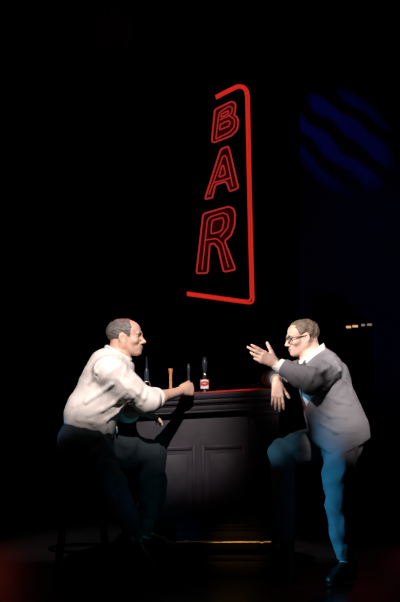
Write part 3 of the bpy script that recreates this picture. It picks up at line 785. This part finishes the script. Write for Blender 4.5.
    # rolled cuffs and collar
    for e, w_, c in ((elN, wrN, cf), (elF, wrF, cfF)):
        d = (w_ - e) / np.linalg.norm(w_ - e); r = MB()
        u = np.cross(d, [0, 1, .3]); u /= np.linalg.norm(u); v = np.cross(d, u)
        for kk, (o_, rr) in enumerate(((-.012, .0555), (-.030, .058))):
            r.tube([c + d * o_ + rr * (math.cos(a) * u + math.sin(a) * v) + d * .004 * math.sin(3 * a + kk) for a in np.linspace(0, 2 * math.pi, 33)[:-1]], .0115, 10, True)
        r.build('rolled_cuff', M['shirt_l'], shirt)
    C = Field(P(119, 355, YC) - .17, P(119, 355, YC) + .17, .0035)
    ca, cb = P(119.5, 359.5, YC), P(117.5, 347, YC)
    C.cap(ca, cb, .080, .074, .0, (yax, 1.0)); C.cap(ca - (cb - ca) * .5, cb + (cb - ca) * .5, .075, .068, .004, (yax, 1.0), 'sub')
    ax = (cb - ca) / np.linalg.norm(cb - ca)
    C.cut(P(119, 362, YC), (-.2, 0, -1), .2, .003); 
    C.cut(P(118, 350.5, YC), (.50, 0, .86), .2, .003)
    C.apply(lambda X, Y, Z: .012 + .35 * np.clip(P(126, 350, YC)[2] - Z, 0, 1) - np.abs(Y - YC) + np.where(X < P(126, 355, YC)[0], -1, 0) , C.lo, C.lo + C.n * C.h, .003, 'x')
    cloth('collar', C, M['shirt_l'], shirt)
    # trousers
    T = Field((-.88, -.86, .22), (.02, .04, 1.0), .0045)
    T.chain([P(90, 430, YC), P(87, 440, YC), P(86, 447, YC)], [.137, .148, .140], .05, (yax, 1.16))
    T.ell(P(82, 446, YC), (.135, .19, .125), None, .05)
    T.chain([hpN, hpN * .5 + knN * .5, knN], [.108, .098, .084], .05); T.chain([knN, knN * .5 + anN * .5, anN], [.082, .070, .062], .03)
    T.chain([hpF, hpF * .5 + knF * .5, knF], [.108, .095, .080], .05); T.chain([knF, knF * .5 + anF * .5, anF], [.078, .068, .060], .03)
    T.cut(P(91, 427.5, YC), (.25, 0, 1), .27, .006)
    T.cut(anN * .93 + knN * .07, anN - knN, .13); T.cut(anF * .83 + knF * .17, anF - knF, .13)
    f2 = folds(.011, ((50, 20, 75, .9), (85, -25, 15, 2.2), (-30, 60, 70, .2)), .7)
    T.disp(lambda X, Y, Z: f2(X, Y, Z)); cloth('trousers', T, M['trouser_l'], man)
    # belt
    d = np.array([.25, 0, 1]); d /= np.linalg.norm(d)
    B = Field(P(90, 429, YC) - .27, P(90, 429, YC) + .27, .004)
    B.cap(P(90, 433, YC), P(90.5, 424, YC), .142, .144, .0, (yax, 1.17)); B.cut(P(90, 427, YC), d, .3, .002); B.cut(P(90, 432, YC), -d, .3, .002)
    belt = cloth('belt', B, M['leather'], man)
    lp = P(91, 429.5, YC) + np.array([.148, 0, -.004]); MB().box(lp + [-.004, -.025, -.02], lp + [.006, .025, .02], .004).build('buckle', M['buckle'], belt)
    for a, dd, up in ((anN, (.75, -.12, -.66), (.66, 0, .75)), (anF, (.97, .0, -.10), (.1, 0, 1))): shoe(a, dd, up, M['leather'], man)
    for k, a in ((knN, anN), (knF, anF)): MB().tube([a * .75 + k * .25, a * .9 + k * .1, a + (a - k) * .03], [.046, .041, .041], 16).build('sock', M['sock'], man)
    return man
seated_man()

# ================================================================ the standing man in the grey suit
def standing_man():
    YC = -.235
    pel, wai, che, upc, nek = P(337, 432, YC), P(332, 412, YC), P(322, 386, YC), P(317, 368, YC), P(313, 357, YC)
    shN, shF = P(328, 368, -.415), P(311, 368, -.06)
    elN, wrN = P(311.5, 381.5, -.60), P(276.5, 364, -.50)
    elF, wrF = P(271, 378.2, .165), P(277, 380, .0)
    hpN, knN, anN = P(341, 445, -.33), P(337, 506, -.41), P(346, 560, -.36)
    hpF, knF, anF = P(322, 440, -.15), P(282, 453, -.215), P(287, 543, -.13)
    yax = np.array([0, 1, 0])
    Rh = np.array(Matrix.Rotation(math.radians(180 + 9), 3, 'Z') @ Matrix.Rotation(math.radians(9), 3, 'Y'))
    hd = Head(P(303, 338.2, YC), Rh, (.89, .87, .82))
    F = Field((.26, -.78, .0), (1.10, .36, 1.58), .004)
    F.chain([hd.w((-.030, 0, -.03)), P(310, 353, YC), nek, upc], [.055, .056, .062, .075], .03)
    F.chain([pel, wai, che, upc], [.115, .115, .120, .090], .05, (yax, 1.2))
    F.cap(upc, shN, .06, .048, .04); F.cap(upc, shF, .06, .048, .04)
    for s_, e, w_ in ((shN, elN, wrN), (shF, elF, wrF)):
        F.chain([s_, e], [.048, .040], .02); F.chain([e, e * .6 + w_ * .4, w_], [.039, .038, .027], .02)
    for a, k, n in ((hpN, knN, anN), (hpF, knF, anF)):
        F.chain([pel, a, k], [.09, .080, .054], .04); F.chain([k, k * .65 + n * .35, n], [.052, .052, .034], .02)
    sN, sF = ((-.55, -.80, -.10), (-.08, -.05, 1)), ((.10, -.55, -.80), (0, -.83, .55))
    foot(F, anN, *sN); foot(F, anF, *sF)
    fN = P(248, 349.5, -.55) - wrN
    hand(F, wrN + fN / np.linalg.norm(fN) * .010, fN, (.45, -.1, .9), (0, -1, .25), ((.08, .12, .08), (.16, .2, .12), (.5, .6, .3), (.6, .8, .4)), spread=(.03, .0, -.05, -.08), L=.96, thumb=(.72, .1, .05))
    wh = P(276.5, 383, -.085)
    F.cap(wrF, wh, .027, .026, .015)
    hand(F, wh + np.array([0, -.012, .004]), (.05, -.16, -1), (1, 0, 0), (0, -1, .2), ((.15, .25, .15), (.2, .3, .2), (.24, .34, .2), (.26, .4, .2)), L=.93, thumb=(.62, .1, .1))
    hd.build(F)
    man = body_mesh('person', F, hd, [M['skin_r'], M['lips']], (pel[0], YC, 0), 'person in grey suit and glasses standing at the bar, gesturing with one hand')
    hd.eyes(man); hd.eyebrows(man, M['hair_r'])
    H = Field(hd.c - .17, hd.c + .17, .0035)
    hd.ell(H, (-.014, 0, .045), (.1015, .0805, .089), .0); hd.ell(H, (.032, 0, .055), (.062, .066, .057), .02)
    def hmask(X, Y, Z):
        x, y, z = hd.loc(X, Y, Z)
        front = x - np.where(z > .085, .066 - 6 * y * y, .034 + np.clip((z - .03) * .45, -.008, .03) - np.clip(.01 - z, 0, .05) * .3)
        low = (-.082 + np.clip(x + .055, 0, .08) * .95) - z
        ear = .024 - np.sqrt((x + .006) ** 2 + ((z + .002) * .68) ** 2) + 0 * y
        return np.maximum(np.maximum(front, low), np.where(np.abs(y) > .05, ear, -1)) * hd.m
    H.apply(hmask, H.lo, H.lo + H.n * H.h, .006, 'x')
    def strands(X, Y, Z):
        x, y, z = hd.loc(X, Y, Z)
        return .0012 * np.sin(300 * (z + .35 * x) + 2 * np.sin(40 * x + 50 * y)) + .0018 * np.sin(90 * x + 70 * z + 80 * y)
    H.disp(strands); cloth('hair', H, M['hair_r'], man, 'short brown hair')
    # glasses
    g = MB()
    def lens_pts(q): return [hd.w((.108 - .004 * abs(math.cos(a)) - (.010 if q * math.cos(a) > .5 else 0) * .5, q * .033 + .026 * math.copysign(abs(math.cos(a)) ** .7, math.cos(a)), .005 + .018 * math.copysign(abs(math.sin(a)) ** .7, math.sin(a)))) for a in np.linspace(0, 2 * math.pi, 33)[:-1]]
    for q in (-1, 1): g.tube(lens_pts(q), .0024, 8, True)
    g.tube([hd.w((.105, -.008, .010)), hd.w((.112, 0, .013)), hd.w((.105, .008, .010))], .0022, 8)
    for q in (-1, 1): g.tube([hd.w((.100, q * .059, .013)), hd.w((.090, q * .070, .014)), hd.w((.03, q * .077, .016)), hd.w((-.012, q * .081, .016)), hd.w((-.030, q * .080, -.004))], [.0026, .003, .0026, .0024, .002], 8)
    gl = g.build('glasses', M['black'], man, label='dark rimmed eyeglasses')
    for q in (-1, 1):
        lp = lens_pts(q); nrm = hd.R @ np.array([.0014, 0, 0]); MB().prism(lp, nrm).build('lens', M['lens'], gl, smooth=False)
    # shirt
    S = Field((.46, -.60, .78), (1.06, .12, 1.42), .0045)
    S.chain([pel, wai, che, upc], [.125, .128, .126, .095], .05, (yax, 1.2)); S.cap(P(314, 360, YC), P(309, 354, YC), .068, .062, .03)
    S.cap(upc, shN, .06, .052, .04); S.cap(upc, shF, .06, .052, .04)
    S.cut(P(309.5, 355, YC), (-.5, 0, .85), .13, .006); S.cut(pel, (.2, 0, -1), .3)
    S.disp(folds(.004, ((60, 30, 40, .3), (20, -30, 90, 1.2)), .6))
    shirt = cloth('shirt', S, M['shirt_r'], man, 'white dress shirt')
    C = Field(P(311, 355, YC) - .15, P(311, 355, YC) + .15, .0035)
    ca, cb = P(313, 361, YC), P(310, 346, YC)
    C.cap(ca, cb, .093, .083, .0); C.cap(ca - (cb - ca) * .5, cb + (cb - ca) * .5, .087, .076, .004, None, 'sub')
    C.cut(P(312, 362, YC), (.2, 0, -1), .2, .003); C.cut(P(310.5, 352, YC), (-.58, 0, .82), .2, .003)
    C.apply(lambda X, Y, Z: .010 + .35 * np.clip(P(305, 353, YC)[2] - Z, 0, 1) - np.abs(Y - YC) + np.where(X > P(304, 355, YC)[0], -1, 0), C.lo, C.lo + C.n * C.h, .003, 'x')
    cloth('collar', C, M['shirt_r'], shirt)
    # tie: knot and blade down the shirt front
    kn = P(302.0, 362.5, YC)
    K = Field(kn - .09, kn + .09, .003); K.cap(kn + [-.004, 0, .014], kn + [-.006, 0, -.022], .026, .017, .008)
    K.cut(kn + [-.004, 0, .026], (-.3, 0, 1), .1, .003)
    tie = cloth('tie', K, M['tie'], man, 'dark red patterned tie')
    bl = MB(); rows = []
    tp = [(P(300.8, 367, YC), .017), (P(300.2, 378, YC), .026), (P(302.5, 395, YC), .034), (P(306.5, 412, YC), .040), (P(309, 420, YC), .002)]
    V = []; Fq = []
    for p, w_ in tp:
        for dx in (-.012, -.002):
            for sgn in (-1, 0, 1): V.append(p + np.array([dx + (.006 if sgn else 0), sgn * w_, 0]))
    for i in range(len(tp) - 1):
        o0, o1 = i * 6, (i + 1) * 6
        for a, b2 in ((0, 1), (1, 2)): Fq.append((o0 + a, o0 + b2, o1 + b2, o1 + a)); Fq.append((o0 + 3 + b2, o0 + 3 + a, o1 + 3 + a, o1 + 3 + b2))
        Fq.append((o0 + 0, o1 + 0, o1 + 3, o0 + 3)); Fq.append((o0 + 2, o0 + 5, o1 + 5, o1 + 2))
    bl.add(V, Fq).build('tie_blade', M['tie'], tie)
    # jacket
    J = Field((.26, -.76, .66), (1.12, .32, 1.42), .0045)
    J.chain([P(341, 449, YC), P(338, 430, YC), P(331, 408, YC), P(324, 386, YC), P(320, 370, YC)], [.178, .168, .152, .142, .104], .06, (yax, 1.16))
    J.cap(P(324, 362, YC), P(334, 372, YC), .058, .075, .05, (yax, 1.8))
    J.cap(upc + [.015, 0, 0], shN, .088, .076, .05); J.cap(upc + [.015, 0, 0], shF, .088, .072, .05)
    J.cap(P(319, 361, YC), P(315, 354, YC), .074, .060, .03)
    # front opening showing shirt and tie, neck opening
    J.apply(lambda X, Y, Z: np.maximum(np.abs(Y - YC) - (.055 + .95 * np.clip(Z - .985, 0, .10) - 1.2 * np.clip(Z - 1.12, 0, .07)), X - (P(323, 400, YC)[0] - .30 * np.clip(Z - 1.08, 0, 1)) + 0 * Y), (.26, YC - .25, .6), (.85, YC + .25, 1.42), .012, 'sub')
    J.cut(P(312, 356.0, YC), (-.62, 0, .78), .12, .008)
    J.cut(P(352, 447.5, YC), (.46, -.02, -.89), .36, .012); J.cut(P(321, 449, YC), (-.62, -.02, -.78), .2, .012)
    cuffN = wrN * .82 + elN * .18
    J.chain([shN, shN * .5 + elN * .5 + np.array([.0, 0, -.01]), elN, cuffN], [.078, .073, .067, .052], .035)
    J.cap(elN + [.01, 0, -.012], elN * .6 + wrN * .4 + [0, 0, -.012], .058, .050, .03)
    cuffF = wrF * .85 + elF * .15
    J.chain([shF, elF, cuffF], [.072, .052, .041], .03)
    J.cut(cuffN, wrN - elN, .09); J.cut(cuffF, wrF - elF, .062)
    f1 = folds(.005, ((48, 18, 60, .6), (85, -22, -40, 2.0), (-30, 30, 95, 3.5)), .7)
    J.disp(lambda X, Y, Z: f1(X, Y, Z) * (.35 + .65 * np.clip((Z - 1.02) / .12, 0, 1)))
    crease(J, [[(330, 366), (322, 372), (313, 375)], [(337, 372), (328, 379), (317, 383)], [(300, 371), (306, 377), (311, 381)], [(292, 370), (298, 376), (303, 381)], [(342, 380), (350, 386), (352, 394)],
               [(326, 396), (338, 402), (350, 404)], [(318, 408), (330, 416), (346, 418)], [(322, 424), (336, 432), (354, 432)], [(336, 362), (340, 370), (341, 378)]], .0065, .018, lift=.003)
    jacket = cloth('jacket', J, M['suit'], man, 'grey suit jacket worn open')
    for a, q in ((-1, -.052), (1, .076)):
        m = MB(); pts = [P(311.5, 352.5, YC) + [0, a * .056, 0], P(305, 362, YC) + [-.012, a * .082, 0], P(303, 371, YC) + [-.014, a * .092, 0], P(304.5, 398, YC) + [-.016, a * .058, 0], P(302, 380, YC) + [-.014, a * .058, 0], P(305, 367, YC) + [-.012, a * .056, 0]]
        m.prism(pts, (-.006, a * .004, 0)).build('lapel', M['suit'], jacket, smooth=False)
    for w_, e, r0 in ((wrN, elN, .042), (wrF, elF, .035)):
        d = (w_ - e) / np.linalg.norm(w_ - e); a = e * .28 + w_ * .72; b2 = w_ - d * .020
        MB().tube([a, a * .5 + b2 * .5, b2, b2 - d * .001, a], [r0, r0 + .001, r0, r0 - .004, r0 - .005], 22).build('shirt_cuff', M['shirt_r'], shirt)
    # wristwatch
    d = (fN) / np.linalg.norm(fN); cw = wrN - d * .003; u = np.cross(d, [0, 1, 0]); u /= np.linalg.norm(u); v = np.cross(d, u)
    u = u if u[2] < 0 else -u
    wt = MB()
    for o_ in (-.006, 0, .006): wt.tube([cw + d * o_ + .030 * math.cos(a) * u + .0285 * math.sin(a) * v for a in np.linspace(0, 2 * math.pi, 29)[:-1]], .0042, 8, True)
    wobj = wt.build('wristwatch', M['leather'], man, label='wristwatch with pale dial on black strap')
    dn = u * .75 - np.array([0, 1, 0]) * .66; dn /= np.linalg.norm(dn)
    MB().lathe(cw + dn * .029, [(.014, 0), (.0165, .002), (.0165, .006), (.014, .008), (.001, .0085)], 22, dn).build('watch_dial', M['label_w'], wobj)
    # trousers
    T = Field((.28, -.58, .05), (1.10, .10, 1.0), .0045)
    T.chain([P(336, 428, YC), P(339, 440, YC)], [.128, .140], .05, (yax, 1.16)); T.ell(P(342, 442, YC), (.112, .175, .112), None, .05)
    T.chain([hpN, hpN * .5 + knN * .5, knN], [.110, .090, .069], .05); T.chain([knN, knN * .5 + anN * .5, anN], [.067, .060, .055], .03)
    T.chain([hpF, hpF * .5 + knF * .5, knF], [.108, .096, .080], .05); T.chain([knF, knF * .5 + anF * .5, anF], [.078, .066, .056], .03)
    T.cut(P(336, 424, YC), (-.2, 0, 1), .25); T.cut(anN * .97 + knN * .03, anN - knN, .1); T.cut(anF * .93 + knF * .07, anF - knF, .09)
    f2 = folds(.008, ((50, 20, 75, .9), (85, -25, 15, 2.2), (-30, 60, 70, .2)), .7)
    T.disp(lambda X, Y, Z: f2(X, Y, Z)); cloth('trousers', T, M['suit'], man)
    shoe(anN, *sN, M['leather'], man); shoe(anF, *sF, M['leather'], man)
    for k, a in ((knN, anN), (knF, anF)): MB().tube([a * .8 + k * .2, a * .92 + k * .08, a + (a - k) * .03], [.045, .041, .041], 16).build('sock', M['sock'], man)
    return man
standing_man()
